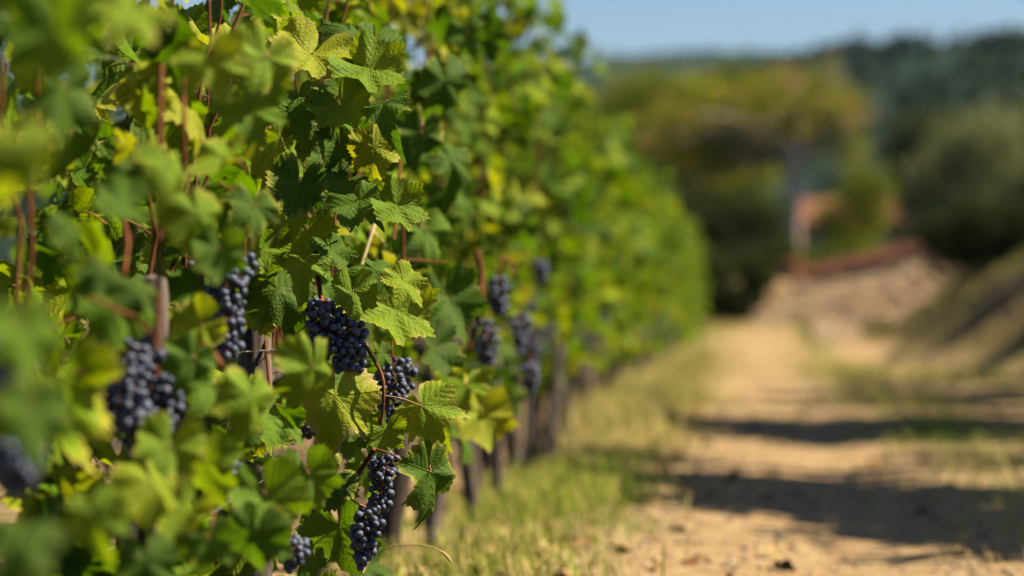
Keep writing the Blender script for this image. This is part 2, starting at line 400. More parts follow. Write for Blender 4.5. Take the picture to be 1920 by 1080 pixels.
def berry_mesh():
    mb = MB(); U, W = 14, 9; v = []; f = []
    for j in range(W+1):
        for k in range(U):
            ph = math.pi*j/W; t = 2*math.pi*k/U
            v.append((math.sin(ph)*math.cos(t), math.sin(ph)*math.sin(t), math.cos(ph)))
    for j in range(W):
        for k in range(U): f.append((j*U+k, (j+1)*U+k, (j+1)*U+(k+1) % U, j*U+(k+1) % U))
    mb.add(np.array(v)*.0066, f); return mb
BERRY_MB = berry_mesh(); BERRY = BERRY_MB.mesh('berry', [GRAPE])
def bunch(root, top, length, width, n, sway=(0, 0), single=False, taper=.75, r0=1.0, cane_to=None):
    "a bunch hanging from top: stalk mesh carrying its berries"
    base = root.location; top = Vector(top); g = random
    axis = Vector((sway[0], sway[1], -1)).normalized(); br = .0066*r0
    pts = []; tries = 0
    while len(pts) < n and tries < n*120:
        tries += 1; t = g.random()**.85
        rad = width/2*(1-taper*t**1.5)*min(1, .45+3*t); a = g.uniform(0, 6.2832); q = rad*math.sqrt(g.uniform(.12, 1))
        c = top+axis*(length*t)+Vector((math.cos(a)*q, math.sin(a)*q, g.uniform(-.004, .004)))
        if all((c-p).length > br*1.38 for p in pts): pts.append(c)
    mb = MB()
    st = [top+Vector((0, 0, .03)) if cane_to is None else Vector(cane_to), top]+[top+axis*length*k/5+Vector((g.gauss(0, .003), g.gauss(0, .003), 0)) for k in range(1, 6)]
    tube(mb, spline(st, 3), [.0022]*4+[.0017]*(len(st)*3-2-4), 6)
    for p in pts:
        t = max(0, min(1, (p-top).dot(axis)/length-.08)); q = top+axis*length*t
        tube(mb, [q, q.lerp(p, .5)+Vector((0, 0, .002)), p], .0009, 4, cap=False)
    if single:
        for p in pts: mb.add(BERRY_MB.v[0]*g.uniform(.85, 1.1)*r0+np.array(p), BERRY_MB.f[0], None, None, 1)
        return put('grape_bunch', mb.mesh('grape_bunch', [RACHIS, GRAPE], base), root)
    b = put('grape_bunch', mb.mesh('grape_bunch', [RACHIS], base), root)
    for p in pts:
        o = put('berry', BERRY, b); s = (g.uniform(.84, 1.1) if g.random() > .07 else g.uniform(.5, .75))*r0
        o.location = p-base; o.scale = (s, s, s*g.uniform(.95, 1.08)); o.rotation_euler = (g.uniform(0, 6), g.uniform(0, 6), g.uniform(0, 6))
    return b

def hides_bunch(p):
    "the pickers' side is thinned: no blade grows right before a bunch"
    if p.y > 7.5: return False
    q = CR.transposed() @ (p-CAM); px = 960-q.x/q.z*F; py = 540+q.y/q.z*F; m_ = .035/p.y*F
    return any(abs(px-b[0]) < b[2]+m_ and abs(py-b[1]) < b[3]+m_ and p.y < b[4]+.03 and p.y > b[4]-1.7 for b in WINDOWS)
WINDOWS = [(628, 632, 64, 82, 4.5), (745, 720, 45, 55, 4.7), (715, 895, 28, 45, 4.5), (685, 1005, 26, 45, 4.42), (425, 570, 35, 95, 3.75), (262, 725, 96, 92, 3.4),
           (338, 755, 20, 25, 3.5), (928, 580, 22, 65, 6.3), (478, 660, 20, 60, 4.75), (298, 400, 10, 220, 3.2), (640, 760, 60, 60, 4.3), (815, 930, 50, 60, 4.3), (712, 740, 12, 50, 4.4), (530, 570, 50, 60, 4.4), (890, 560, 18, 90, 6.2)]
SP = .92
vines = {}
near_lab = {
 0: 'closest grapevine at the left edge, large soft yellow green leaves filling the frame side',
 1: 'second grapevine from the left edge, deeply blurred leaves with orange brown tips low down',
 2: 'grapevine with a bright orange cane and a wide dark cluster of blurred grapes at left',
 3: 'sharply focused grapevine with blue black bunches and scorched yellow leaf edges',
 4: 'grapevine just behind the sharp one, with slim orange canes under its leaves',
 5: 'grapevine with a thick slanting orange cane, right of the sharp vine',
}
VY = [2.05+SP*k for k in range(62)]
for k, vy in enumerate(VY):
    if vy > ROW_END: break
    root = empty('grapevine', (X0+random.uniform(-.03, .03), vy, gz(X0, vy)-.01)); vines[k] = root; base = root.location
    if k in near_lab: lab = near_lab[k]
    elif vy < 13: lab = ['first', 'second', 'third', 'fourth', 'fifth', 'sixth'][k-6]+' grapevine past the thick slanting orange cane, grey trunk under soft leaves'
    else: lab = 'soft green grapevine in the far blurred stretch of the row'
    tag(root, lab, 'grapevine', 'grapevines in the long row')
    # trunk
    mb = MB(); hgt = random.uniform(.50, .62); p = Vector((base.x, base.y, base.z-.03)); pts = []
    for j in range(8):
        t = j/7; pts.append(Vector((base.x+.03*math.sin(t*4+k), base.y+.04*math.sin(t*3+k*2), base.z-.03+hgt*t)))
    tube(mb, pts, [.034*(1.25-.45*t/7)*(1+.12*math.sin(t*2.3+k)) for t in range(8)], 9, rough=.14)
    tube(mb, curve(pts[-1], pts[-1]+Vector((0, .1, .07)), pts[-1]+Vector((0, .42, .04)), 8), [.02-.001*j for j in range(8)], 7, rough=.12)
    put('trunk', mb.mesh('trunk', [TRUNK], base), root)
    # canes
    nc = 5 if vy < 14 else 2
    for c in range(nc):
        mb = MB(); yy = base.y+random.uniform(-.1, .45); a = Vector((X0+random.uniform(-.02, .05), yy, .58))
        z1 = random.uniform(1.2, 1.75); b = Vector((X0+random.uniform(-.12, .18), yy+random.uniform(-.15, .15), z1))
        m_ = a.lerp(b, .5)+Vector((random.uniform(-.03, .12), random.uniform(-.06, .06), 0))
        zig = [q+Vector((.007*(-1)**j, .009*(-1)**(j+c), 0)) for j, q in enumerate(curve(a, m_, b, 12))]
        if vy < 3.6 and c > 1: continue
        tube(mb, zig, [.0040-.00018*j+(.0009 if j % 2 else 0) for j in range(12)], 6)
        put('cane', mb.mesh('cane', [CANE], base), root)
    # leaves
    per = 470 if vy < 5.2 else 390 if vy < 7.5 else (310 if vy < 16 else 230)
    fol = MB(); indiv = 0
    for j in range(per):
        q_ = rand_leaf(vy+.15, SP*.56, vy < 7)
        if q_ is None or (q_[0].y < 3.4 and q_[4] > 0 and random.random() < (.72 if q_[0].y > 2.5 else .95)): continue
        pos, n, tip, s, side = q_
        if hides_bunch(pos): continue
        if vy < 7.4 and indiv < 84 and side > 0 and pos.x > X0+.10:
            M = frame(pos, n, tip, s); ye = random.random() < .16
            o = put('leaf', random.choice(LEAF_YME if ye else LEAF_ME), root); o.matrix_local = Matrix.Translation(-base) @ M; indiv += 1
            if ye and random.random() < .3: o['label'] = 'leaf with yellow scorched edge'
        else:
            shp = random.choice(HI if vy < 5.6 else (MID if vy < 12 else LOW))
            if vy > 16: s *= 1.12
            leaf_into(fol, shp, frame(pos, n, tip, s), random.random())
    o = put('foliage', fol.mesh('foliage', [LEAF, PETIOLE], base), root); o['kind'] = 'stuff'
    # bunches
    if k >= 6 and vy < 26:
        for q in range(2):
            bunch(root, (X0+random.uniform(.06, .2), vy+random.uniform(-.3, .5), random.uniform(.56, .78)), random.uniform(.10, .15), .06, 45, single=True)

def near_vine(Y):
    return min((v for v in vines.values()), key=lambda v: abs(v.location.y+.2-Y))
# hero leaves: pixel, depth, width in px, tip direction in the picture (deg clockwise from down = towards left), facing, scorched
def hero(px, py, Y, wpx, ang=0, n=(.35, -.85, .35), scorch=False, v=None, root=None, label=None):
    n = Vector(n)+Vector((random.gauss(0, .3), random.gauss(0, .15), random.gauss(0, .3)))
    p = P(px, py, Y); size = wpx/F*Y/1.55
    a = R(ang); tip = Vector((-math.sin(a), -.15, -math.cos(a)))
    root = root or near_vine(Y)
    k = random.randrange(10) if v is None else v
    o = put('leaf', (LEAF_YME if scorch else LEAF_ME)[k], root)
    o.matrix_local = Matrix.Translation(-root.location) @ frame(p, n, tip, size)
    if label: o['label'] = label
    return o
HS = [
 # sharp ones
 (628, 742, 4.38, 185, 8, (.30, -.9, .30), True), (808, 885, 4.36, 150, -22, (.45, -.8, .35), True),
 (792, 762, 4.45, 140, -30, (-.35, -.8, .35), False), (520, 545, 4.55, 160, -25, (.35, -.85, .4), False),
 (738, 582, 4.58, 140, -60, (.1, -.75, .62), False), (655, 812, 4.42, 90, 0, (.3, -.9, .3), False), (722, 806, 4.42, 76, 10, (.45, -.85, .2), False),
 (486, 470, 4.45, 115, 10, (.4, -.8, .5), False), (662, 545, 4.40, 90, 0, (.5, -.8, .3), False), (598, 585, 4.62, 80, 20, (.4, -.7, .5), False),
 (575, 430, 4.5, 130, 10, (.3, -.85, .3), True), (568, 492, 4.42, 105, 0, (.3, -.8, .4), False), (620, 468, 4.45, 90, -20, (.55, -.75, .3), False),
 (640, 345, 4.5, 110, 40, (.3, -.8, .5), False), (560, 350, 4.42, 110, 10, (.2, -.9, .3), True), (672, 372, 4.42, 130, -35, (-.4, -.7, .5), False),
 (742, 385, 4.40, 100, -80, (.35, -.8, .45), False), (700, 505, 4.45, 90, -40, (-.2, -.8, .5), False), (755, 525, 4.42, 90, -40, (.5, -.75, .4), False),
 (585, 100, 4.55, 150, 25, (.35, -.7, .6), False), (655, 60, 4.62, 120, 10, (.55, -.7, .3), False), (690, 130, 4.5, 130, -60, (.45, -.75, .4), False),
 (720, 200, 4.42, 110, -20, (-.45, -.75, .3), False), (560, 180, 4.5, 150, -10, (-.1, -.85, .4), False), (640, 200, 4.48, 120, -25, (.3, -.8, .4), False),
 (635, 270, 4.52, 120, -20, (.6, -.7, .2), False), (700, 275, 4.5, 110, -15, (.3, -.85, .3), False), (590, 235, 4.55, 110, 20, (.5, -.7, .4), True),
 (500, 250, 4.6, 120, 0, (.2, -.9, .4), False), (610, 300, 4.6, 90, 0, (.4, -.8, .3), False), (700, 80, 4.75, 110, 20, (.3, -.8, .5), False),
 (620, 900, 4.4, 110, 35, (.4, -.85, .3), True), (635, 990, 4.65, 150, -15, (.2, -.9, .3), False), (590, 1045, 4.5, 60, 0, (.4, -.8, .4), False),
 (690, 870, 4.7, 110, -20, (.4, -.85, .3), True), (655, 690, 4.75, 110, -30, (.3, -.8, .4), True), (715, 660, 4.6, 60, -10, (.9, -.4, .2), False),
 (810, 650, 5.3, 120, 0, (.5, -.8, .3), False), (840, 560, 5.4, 130, -20, (.5, -.7, .5), False), (870, 720, 5.6, 120, -10, (.4, -.8, .4), True),
 (905, 780, 5.9, 110, -10, (.4, -.8, .4), False), (790, 250, 5.6, 120, 0, (.5, -.8, .3), True), (830, 150, 5.8, 120, 0, (.4, -.8, .4), False),
 (840, 300, 5.7, 110, -10, (.6, -.7, .4), False), (800, 430, 5.5, 120, -10, (.6, -.7, .3), False),
 # nearer and softer
 (588, 690, 3.55, 130, -12, (.6, -.75, .2), False), (470, 745, 3.4, 150, 10, (.5, -.8, .2), False), (400, 720, 3.45, 130, 30, (.5, -.75, .4), False),
 (362, 672, 3.3, 105, 20, (.3, -.85, .4), False), (375, 610, 3.5, 110, 60, (.4, -.6, .7), False), (318, 835, 3.15, 130, 15, (.3, -.85, .3), False), (285, 905, 3.1, 130, -10, (.4, -.8, .4), False), (270, 1050, 3.1, 130, 0, (.4, -.8, .3), False),
 (500, 930, 3.5, 150, -25, (.4, -.8, .4), False), (580, 890, 3.7, 110, -20, (.3, -.8, .5), False), (380, 870, 3.3, 140, 0, (.1, -.9, .4), False),
 (480, 1000, 3.4, 140, 10, (.3, -.85, .4), False), (390, 1010, 3.2, 120, 0, (.4, -.8, .4), False), (350, 960, 3.2, 120, 20, (.3, -.8, .5), False),
 (500, 105, 3.5, 150, 15, (.45, -.85, .2), False), (465, 200, 3.5, 140, -10, (.3, -.8, .3), False), (430, 300, 3.4, 120, 30, (.4, -.75, .5), False),
 (395, 110, 3.2, 140, -20, (-.2, -.85, .3), False), (320, 310, 3.1, 110, 10, (.45, -.8, .4), False), (260, 330, 3.1, 110, 30, (.3, -.8, .5), False),
 (235, 390, 3.0, 110, 60, (.2, -.7, .7), False), (370, 400, 3.2, 120, -20, (.4, -.7, .5), False), (410, 470, 3.2, 100, 0, (.3, -.8, .5), False),
 (478, 385, 3.6, 110, 0, (.5, -.8, .3), True), (120, 165, 3.0, 170, 8, (.75, -.6, .1), False), (135, 430, 2.9, 120, 5, (.85, -.45, .1), False),
 (255, 545, 3.1, 90, 0, (.3, -.8, .5), False), (190, 510, 2.9, 90, 40, (.4, -.7, .5), False),
 # closest, very soft
 (20, 290, 2.1, 170, 0, (.5, -.8, .3), False),
 (40, 620, 2.15, 160, -15, (.6, -.75, .25), False), (60, 770, 2.2, 160, -10, (.7, -.65, .2), False),
 (175, 965, 2.7, 130, -10, (.4, -.85, .3), False),
 (40, 1010, 2.2, 170, 10, (-.1, -.9, .4), False), (100, 60, 2.4, 170, 0, (.2, -.8, .5), False), (250, 20, 2.6, 150, 30, (.4, -.75, .5), False),

]
for h in HS: hero(*h[:5], n=h[5], scorch=h[6], label='leaf with yellow scorched edge' if h[6] else None)

# hero canes and stalks
def cane(pts, r, root, mat=CANE, name='cane', sides=8, label=None):
    mb = MB(); q = spline([P(*p) for p in pts], 6); n = len(q)
    rr = [.8*(r if np.isscalar(r) else r[0]+(r[1]-r[0])*j/(n-1))*(1.28 if (j % 13 == 6) else 1) for j in range(n)]
    tube(mb, q, rr, sides, rough=.03)
    o = put(name, mb.mesh(name, [mat], root.location), root)
    if label: o['label'] = label
    return o
def nv(Y): return near_vine(Y)
cane([(302, 120, 3.25), (299, 330, 3.2), (298, 480, 3.2), (294, 640, 3.2)], .0048, nv(3.2), label='bright orange upright cane')
cane([(345, 150, 3.35), (345, 230, 3.3), (346, 325, 3.3)], .0040, nv(3.3))
cane([(165, 555, 3.0), (215, 580, 3.05), (255, 597, 3.1), (292, 640, 3.2)], .0034, nv(3.1))
cane([(382, 645, 3.4), (400, 665, 3.35), (416, 688, 3.3)], .006, nv(3.4))
cane([(592, 470, 4.5), (597, 520, 4.46), (602, 562, 4.44)], .0052, nv(4.5))
cane([(640, 565, 4.5), (665, 610, 4.46), (690, 655, 4.42), (716, 705, 4.40), (719, 760, 4.4), (714, 796, 4.4)], .0040, nv(4.5), label='slim orange cane curving past the bunch')
cane([(702, 842, 4.40), (685, 868, 4.42), (665, 898, 4.46)], .0050, nv(4.5))
cane([(722, 742, 4.4), (755, 748, 4.41), (792, 762, 4.45)], .0019, nv(4.5), PETIOLE, 'petiole')
cane([(706, 842, 4.4), (735, 852, 4.38), (762, 868, 4.36), (808, 885, 4.36)], .0022, nv(4.5), PETIOLE, 'petiole')
cane([(648, 925, 4.42), (664, 940, 4.4), (685, 951, 4.4)], .0024, nv(4.5), PETIOLE, 'petiole')
cane([(665, 578, 4.6), (700, 576, 4.6), (735, 582, 4.58)], .0016, nv(4.6), PETIOLE, 'petiole')
cane([(620, 507, 4.6), (660, 505, 4.55), (700, 506, 4.45)], .0019, nv(4.6), PETIOLE, 'petiole')
cane([(575, 505, 4.8), (560, 470, 4.85), (548, 440, 4.9)], .0045, nv(4.6))
cane([(500, 480, 4.8), (495, 600, 4.75), (503, 700, 4.7), (505, 780, 4.7)], .0045, nv(4.7))
cane([(508, 200, 4.7), (548, 330, 4.7), (550, 310, 4.7)], .003, nv(4.7))
cane([(622, 520, 4.7), (630, 380, 4.75), (628, 330, 4.8)], .0028, nv(4.7))
cane([(738, 450, 5.3), (746, 370, 5.35), (750, 300, 5.4)], .0050, nv(5.3))
cane([(756, 500, 5.4), (755, 420, 5.4), (754, 390, 5.4)], .0050, nv(5.3))
cane([(778, 510, 5.5), (783, 450, 5.5), (790, 390, 5.5)], .0050, nv(5.5))
cane([(755, 487, 5.4), (800, 489, 5.45), (840, 492, 5.5)], .0026, nv(5.5))
cane([(665, 540, 5.0), (700, 430, 5.1), (715, 400, 5.15)], .0040, nv(5.1), TENDRIL)
cane([(878, 660, 6.3), (896, 590, 6.35), (903, 520, 6.4), (893, 470, 6.4)], .0105, nv(6.2), label='thick slanting orange cane')
cane([(935, 485, 6.6), (965, 495, 6.7), (960, 520, 6.7)], .006, nv(6.6))
cane([(232, 520, 3.2), (240, 450, 3.25), (225, 400, 3.3)], .0035, nv(3.2))
cane([(405, 340, 3.6), (430, 355, 3.6), (452, 372, 3.6)], .0026, nv(3.6))
cane([(430, 1000, 3.5), (455, 960, 3.5), (478, 930, 3.5)], .0040, nv(3.5))
cane([(610, 280, 4.6), (560, 292, 4.6), (520, 296, 4.6)], .0011, nv(4.6), TENDRIL, 'tendril', 5)
cane([(560, 305, 4.6), (585, 320, 4.55), (605, 328, 4.55)], .0010, nv(4.6), TENDRIL, 'tendril', 5)
cane([(600, 285, 4.55), (603, 305, 4.55), (614, 295, 4.55), (606, 282, 4.55)], .0008, nv(4.6), TENDRIL, 'tendril', 5)
cane([(631, 500, 4.6), (632, 440, 4.6), (631, 410, 4.6)], .0008, nv(4.6), TENDRIL, 'tendril', 5)

# hero bunches
def hb(px, py, Y, L, W, n, **k): return bunch(nv(Y), P(px, py, Y), L*Y/F, W*1.08*Y/F, min(100, int(n*1.35)), r0=1.1, **k)
hb(650, 596, 4.42, 100, 72, 74, sway=(.05, 0), taper=.4)
hb(604, 562, 4.40, 100, 74, 74, sway=(.12, 0), taper=.4, cane_to=P(602, 545, 4.45))
hb(735, 668, 4.72, 120, 88, 75, sway=(0, 0), taper=.5)
hb(722, 850, 4.50, 105, 60, 52, sway=(-.12, 0), taper=.45, cane_to=P(704, 842, 4.42))
hb(690, 955, 4.42, 110, 62, 50, sway=(-.10, 0), taper=.7, cane_to=P(672, 945, 4.4))
hb(425, 480, 3.75, 190, 70, 85, taper=.3, sway=(0, 0))
hb(460, 482, 3.8, 30, 40, 9, taper=.4)
hb(225, 640, 3.3, 160, 120, 95, taper=.5); hb(295, 660, 3.4, 160, 110, 90, taper=.4); hb(205, 690, 3.45, 120, 80, 60); hb(330, 700, 3.45, 110, 70, 60); hb(255, 760, 3.35, 90, 90, 60)
hb(338, 730, 3.5, 60, 40, 20); hb(432, 870, 3.7, 40, 40, 14); hb(500, 985, 3.8, 60, 80, 34); hb(545, 1010, 3.9, 60, 70, 30)
hb(935, 520, 6.35, 70, 40, 40, taper=.4); hb(912, 600, 6.3, 85, 50, 50, taper=.5); hb(975, 590, 6.9, 70, 45, 42)
hb(5, 640, 2.6, 120, 90, 60); hb(30, 830, 2.5, 90, 110, 60); hb(1015, 490, 7.6, 40, 30, 30); hb(995, 680, 7.0, 60, 40, 36)
hb(575, 780, 4.6, 40, 70, 26); hb(470, 600, 4.75, 40, 30, 12); hb(655, 660, 4.8, 70, 60, 40); hb(370, 500, 3.9, 60, 50, 30)

# the neighbouring row, seen through the gaps
for j in range(24):
    src = vines[14+j % 12]; vy = 8.6+SP*j
    c = src.copy(); COL.objects.link(c); c.location = (-2.55, vy, gz(-2.55, vy)-.01)
    c['label'] = 'shaded grapevine of the neighbouring row behind, glimpsed through gaps in the leaves'; c['group'] = 'grapevines of the neighbouring row'
    for ch in list(src.children):
        if ch.name.startswith(('trunk', 'foliage')):
            d = ch.copy(); COL.objects.link(d); d.parent = c
# ------------------------------------------------------------ posts, stakes, wires
def post(x, y, h, r, label, lean=(0, 0), square=False, name='trellis_post', cat='post', group=None):
    mb = MB(); z0 = gz(x, y)-.05
    pts = [(x+lean[0]*t, y+lean[1]*t, z0+(h+.05)*t) for t in [0, .25, .5, .75, .97, 1]]
    tube(mb, pts, [r*1.05, r, r*.98, r*.97, r*.95, r*.8], 14 if not square else 5, rough=.035)
    o = put(name, mb.mesh(name, [WOOD], (x, y, z0)), None, (x, y, z0)); tag(o, label, cat, group); return o
q = P(478, 700, 4.75); post(q.x, q.y, .66, .036, 'weathered brown post standing behind the sharp bunch of grapes', group='posts in the vine row')
q = P(288, 500, 3.55); post(q.x, q.y, .72, .024, 'post with a grey top behind the bright orange cane', (0, 0), group='posts in the vine row')
ordn = ['first', 'second', 'third', 'fourth', 'fifth', 'sixth', 'seventh', 'eighth', 'ninth', 'tenth']
for k in range(26):
    if k > 8 and k % 3 == 0: continue
    y = 6.9+.92*k; far_ = k >= 8
    post(X0+.10+random.uniform(-.03, .03), y, random.uniform(.42, .60), random.uniform(.013, .027),
         (ordn[k]+' sunlit grey stake right of the scorched leaf, counted along the row') if not far_ else 'grey stake under the far blurred leaves of the row',
         (random.uniform(-.1, .1), random.uniform(-.1, .1)), name='vine_stake', cat='stake', group='stakes under the vines')
for z, lb in ((.60, 'lowest trellis wire running along the vines at bunch height'), (1.05, 'middle trellis wire running through the leaves'), (1.5, 'top trellis wire hidden among the highest leaves')):
    mb = MB(); tube(mb, [(X0+.05+.01*math.sin(k), .8+k*1.5, z-.012*math.sin(k*1.3)**2) for k in range(34)], .0013, 5)
    tag(put('trellis_wire', mb.mesh('trellis_wire', [WIRE])), lb, 'wire', 'trellis wires')
mb = MB(); tube(mb, [P(395, 965, 3.6), P(430, 940, 3.8), P(470, 918, 4.2), P(560, 850, 4.9)], .0014, 5)
tag(put('tie_wire', mb.mesh('tie_wire', [WIRE])), 'loose pale wire slanting between the low leaves', 'wire')

# ------------------------------------------------------------ dry stem, grass, pebbles
mb = MB(); q = spline([P(668, 1110, 4.75), P(690, 1055, 4.8), P(730, 1026, 4.8), P(790, 1022, 4.8), P(830, 1036, 4.8), P(850, 1060, 4.8)], 6)
q0 = q[0]; q = [Vector((q0.x-.02, q0.y, gz(q0.x, q0.y)))]+q
tube(mb, q, [.0016]*(len(q)-8)+[.002, .0028, .0034, .0036, .0034, .0028, .0018, .0008], 6)
STRAW = NT('straw', .7).mat; STRAW.node_tree.nodes['Principled BSDF'].inputs['Base Color'].default_value = (.50, .34, .13, 1)
tag(put('dry_grass_stem', mb.mesh('dry_grass_stem', [STRAW])), 'single arching straw coloured grass stem below the scorched leaf', 'grass stem')

GRASS = foliage_material('grass_blades', [(0, (.12, .24, .010)), (.45, (.28, .38, .03)), (.6, (.50, .43, .10)), (1, (.80, .58, .24))], .3)
def blades(mb, n, fx, dens, hmin, hmax, dry):
    c = 0
    while c < n:
        x, y = fx()
        if random.random() > dens(x, y): continue
        c += 1; z = gz(x, y); h = random.uniform(hmin, hmax); a = random.uniform(0, 6.28); w_ = .0022+.0006*y*.3
        lx, ly = random.gauss(0, .4)*h, random.gauss(0, .4)*h
        dx, dy = math.cos(a)*w_, math.sin(a)*w_
        v = [(x-dx, y-dy, z), (x+dx, y+dy, z), (x+lx*.35+dx*.7, y+ly*.35+dy*.7, z+h*.6), (x+lx*.35-dx*.7, y+ly*.35-dy*.7, z+h*.6), (x+lx, y+ly, z+h)]
        t = min(1, max(0, random.gauss(dry(x, y), .18))); A = np.array([[0, t]]*5)
        mb.add(v, [(0, 1, 2, 3)], None, A); mb.f.append(np.array([[3, 2, 4]])+mb.n-5); mb.m.append(np.zeros(1, int))
def n2d(x, y, s): return float(vnoise(x*s, y*s, 44))
mb = MB()
blades(mb, 16000, lambda: (random.gauss(-.70, .17) if random.random() < .82 else random.gauss(1.15, .25), 4.6+17*random.random()**1.3), lambda x, y: .12+.9*max(0, n2d(x, y, 1.6)-.3), .02, .10, lambda x, y: .42+.5*n2d(x+9, y, .7))
tag(put('turf', mb.mesh('turf', [GRASS])), 'green and straw grass strip at the foot of the vines', 'grass', kind='stuff')
mb = MB()
blades(mb, 7500, lambda: (random.choice((random.gauss(-.75, .4), random.gauss(1.1, .3), toe(30)+random.uniform(-.2, 3.0), toe(36)+random.uniform(-.1, 2.6))), random.uniform(16, 42)), lambda x, y: .05+.9*max(0, n2d(x, y, .5)-.35)*2, .04, .15, lambda x, y: .4+.5*n2d(x+9, y, .3))
tag(put('verge_grass', mb.mesh('verge_grass', [GRASS])), 'patches of grass and weeds farther along the lane', 'grass', kind='stuff')
mb = MB()
blades(mb, 7000, lambda: (random.gauss(-.80, .12), random.uniform(12, 34)), lambda x, y: .3+.7*n2d(x, y, 1), .10, .32, lambda x, y: .78)
tag(put('dry_grass', mb.mesh('dry_grass', [GRASS])), 'tall dry straw grass under the far vines', 'grass', kind='stuff')
PEB = NT('pebble', .8, .2); PEB.l(PEB.ramp(PEB.n('ShaderNodeNewGeometry').outputs['Random Per Island'], [(0, (.20, .12, .07)), (.5, (.36, .25, .14)), (1, (.52, .40, .26))]), PEB.b.inputs['Base Color']); PEB = PEB.mat
mb = MB(); OV = np.array([(1, 0, 0), (0, 1, 0), (-1, 0, 0), (0, -1, 0), (0, 0, 1), (0, 0, -1)], float)*.9
OF = [(0, 1, 4), (1, 2, 4), (2, 3, 4), (3, 0, 4), (1, 0, 5), (2, 1, 5), (3, 2, 5), (0, 3, 5)]
for k in range(4500):
    y = 5+16*random.random()**1.5; x = random.uniform(-.6, .14*y+.2); s = random.uniform(.004, .013)*random.uniform(.7, 1.5)
    v = OV*(s*rng.uniform(.6, 1.3, (6, 3)))*np.array([1, 1, .6]); a = random.uniform(0, 3)
    v = np.stack([v[:, 0]*math.cos(a)-v[:, 1]*math.sin(a), v[:, 0]*math.sin(a)+v[:, 1]*math.cos(a), v[:, 2]], -1)+np.array([x, y, gz(x, y)+s*.2])
    mb.add(v, OF)
tag(put('gravel', mb.mesh('gravel', [PEB])), 'loose pale gravel scattered on the lane', 'gravel', kind='stuff')

# fallen leaves
mb = MB()
for k in range(520):
    y = 4.8+14*random.random()**1.4; x = random.gauss(-.75, .3) if random.random() < .7 else random.uniform(-.5, .13*y)
    leaf_into(mb, random.choice(LOW), frame((x, y, gz(x, y)+.012), (random.gauss(0, .35), random.gauss(0, .35), 1), (random.gauss(0, 1), random.gauss(0, 1), 0), random.uniform(.025, .05)), random.random())
DEADLEAF = NT('dead_leaf', .8, .1); DEADLEAF.l(DEADLEAF.ramp(DEADLEAF.n('ShaderNodeNewGeometry').outputs['Random Per Island'], [(0, (.16, .07, .03)), (.5, (.32, .17, .07)), (1, (.5, .36, .14))]), DEADLEAF.b.inputs['Base Color']); DEADLEAF = DEADLEAF.mat
tag(put('leaf_litter', mb.mesh('leaf_litter', [DEADLEAF])), 'dry brown fallen leaves on the ground under the vines and on the lane', 'fallen leaves', kind='stuff')

# ------------------------------------------------------------ trees
def tree(name, label, cat, loc, H, crown, nleaf, lsize, leafmat, barkmat, trunk_r, fork=.35, limbs=7, lean=(0, 0), group=None, shell=.45, hue=(0, 1), twig=True):
    """tapered trunk, limbs running out to the crown's lobes, leaves in clumps; crown = list of (dx, dy, z, rx, ry, rz)"""
    root = empty(name, loc); tag(root, label, cat, group)
    mb = MB(); top = Vector((lean[0], lean[1], H*fork))
    tube(mb, curve((0, 0, -.2), (lean[0]*.2, lean[1]*.2, H*fork*.5), top, 8), [trunk_r*(1.3-.6*j/7) for j in range(8)], 9, rough=.06)
    put('trunk', mb.mesh('trunk', [barkmat]), root)
    tips = []
    for c in crown:
        for q in range(max(1, limbs//len(crown))):
            mb = MB(); e = Vector((c[0]+random.uniform(-.6, .6)*c[3], c[1]+random.uniform(-.6, .6)*c[4], c[2]+random.uniform(-.2, .6)*c[5]))
            md = top.lerp(e, .5)+Vector((0, 0, random.uniform(-.08, .12)*H*.4))
            pts = curve(top-Vector((0, 0, .05)), md, e, 9); tube(mb, pts, [trunk_r*(.55-.052*j) for j in range(9)], 6, rough=.05)
            for s_ in range(5 if twig else 0):
                a = pts[random.randint(3, 8)]; b = a+Vector((random.gauss(0, .5)*c[3], random.gauss(0, .5)*c[4], random.uniform(0, .6)*c[5]))
                tube(mb, [a, a.lerp(b, .5)+Vector((0, 0, .05)), b], [trunk_r*.16, trunk_r*.11, trunk_r*.04], 4, cap=False)
            put('limb', mb.mesh('limb', [barkmat]), root)
    mb = MB(); vol = [c[3]*c[4]*c[5] for c in crown]; tot = sum(vol)
    for c, vv in zip(crown, vol):
        ncl = max(5, int(nleaf*vv/tot/26))
        for q in range(ncl):
            d = Vector((random.gauss(0, 1), random.gauss(0, 1), random.gauss(0, 1))).normalized(); rr = random.uniform(shell, 1.08)
            cc = np.array([c[0]+d.x*c[3]*rr, c[1]+d.y*c[4]*rr, c[2]+d.z*c[5]*rr]); cs = random.uniform(.10, .22)*min(c[3], c[5])+.05
            tn = random.uniform(*hue); n = 26
            pc = cc+rng.normal(0, cs, (n, 3))
            ux = rng.normal(0, 1, (n, 3)); ux /= np.linalg.norm(ux, axis=1)[:, None]
            uy = rng.normal(0, 1, (n, 3)); uy -= ux*(ux*uy).sum(1)[:, None]; uy /= np.linalg.norm(uy, axis=1)[:, None]
            s = lsize*rng.uniform(.7, 1.3, (n, 1))
            V = np.stack([pc-ux*s, pc-uy*s*.5, pc+ux*s, pc+uy*s*.5], 1).reshape(-1, 3)
            A = np.stack([np.zeros(n*4), np.repeat(np.clip(tn+rng.normal(0, .1, n), 0, 1), 4)], -1)
            mb.add(V, np.arange(n*4).reshape(n, 4), None, A)
    o = put('crown', mb.mesh('crown', [leafmat], smooth=False), root)
    return root
PINK_BARK = bark_material('pale_pinkish_bark', [(.3, (.30, .19, .15)), (.5, (.58, .40, .33)), (.7, (.72, .55, .46))], (1, 1, .3), 12, .6)
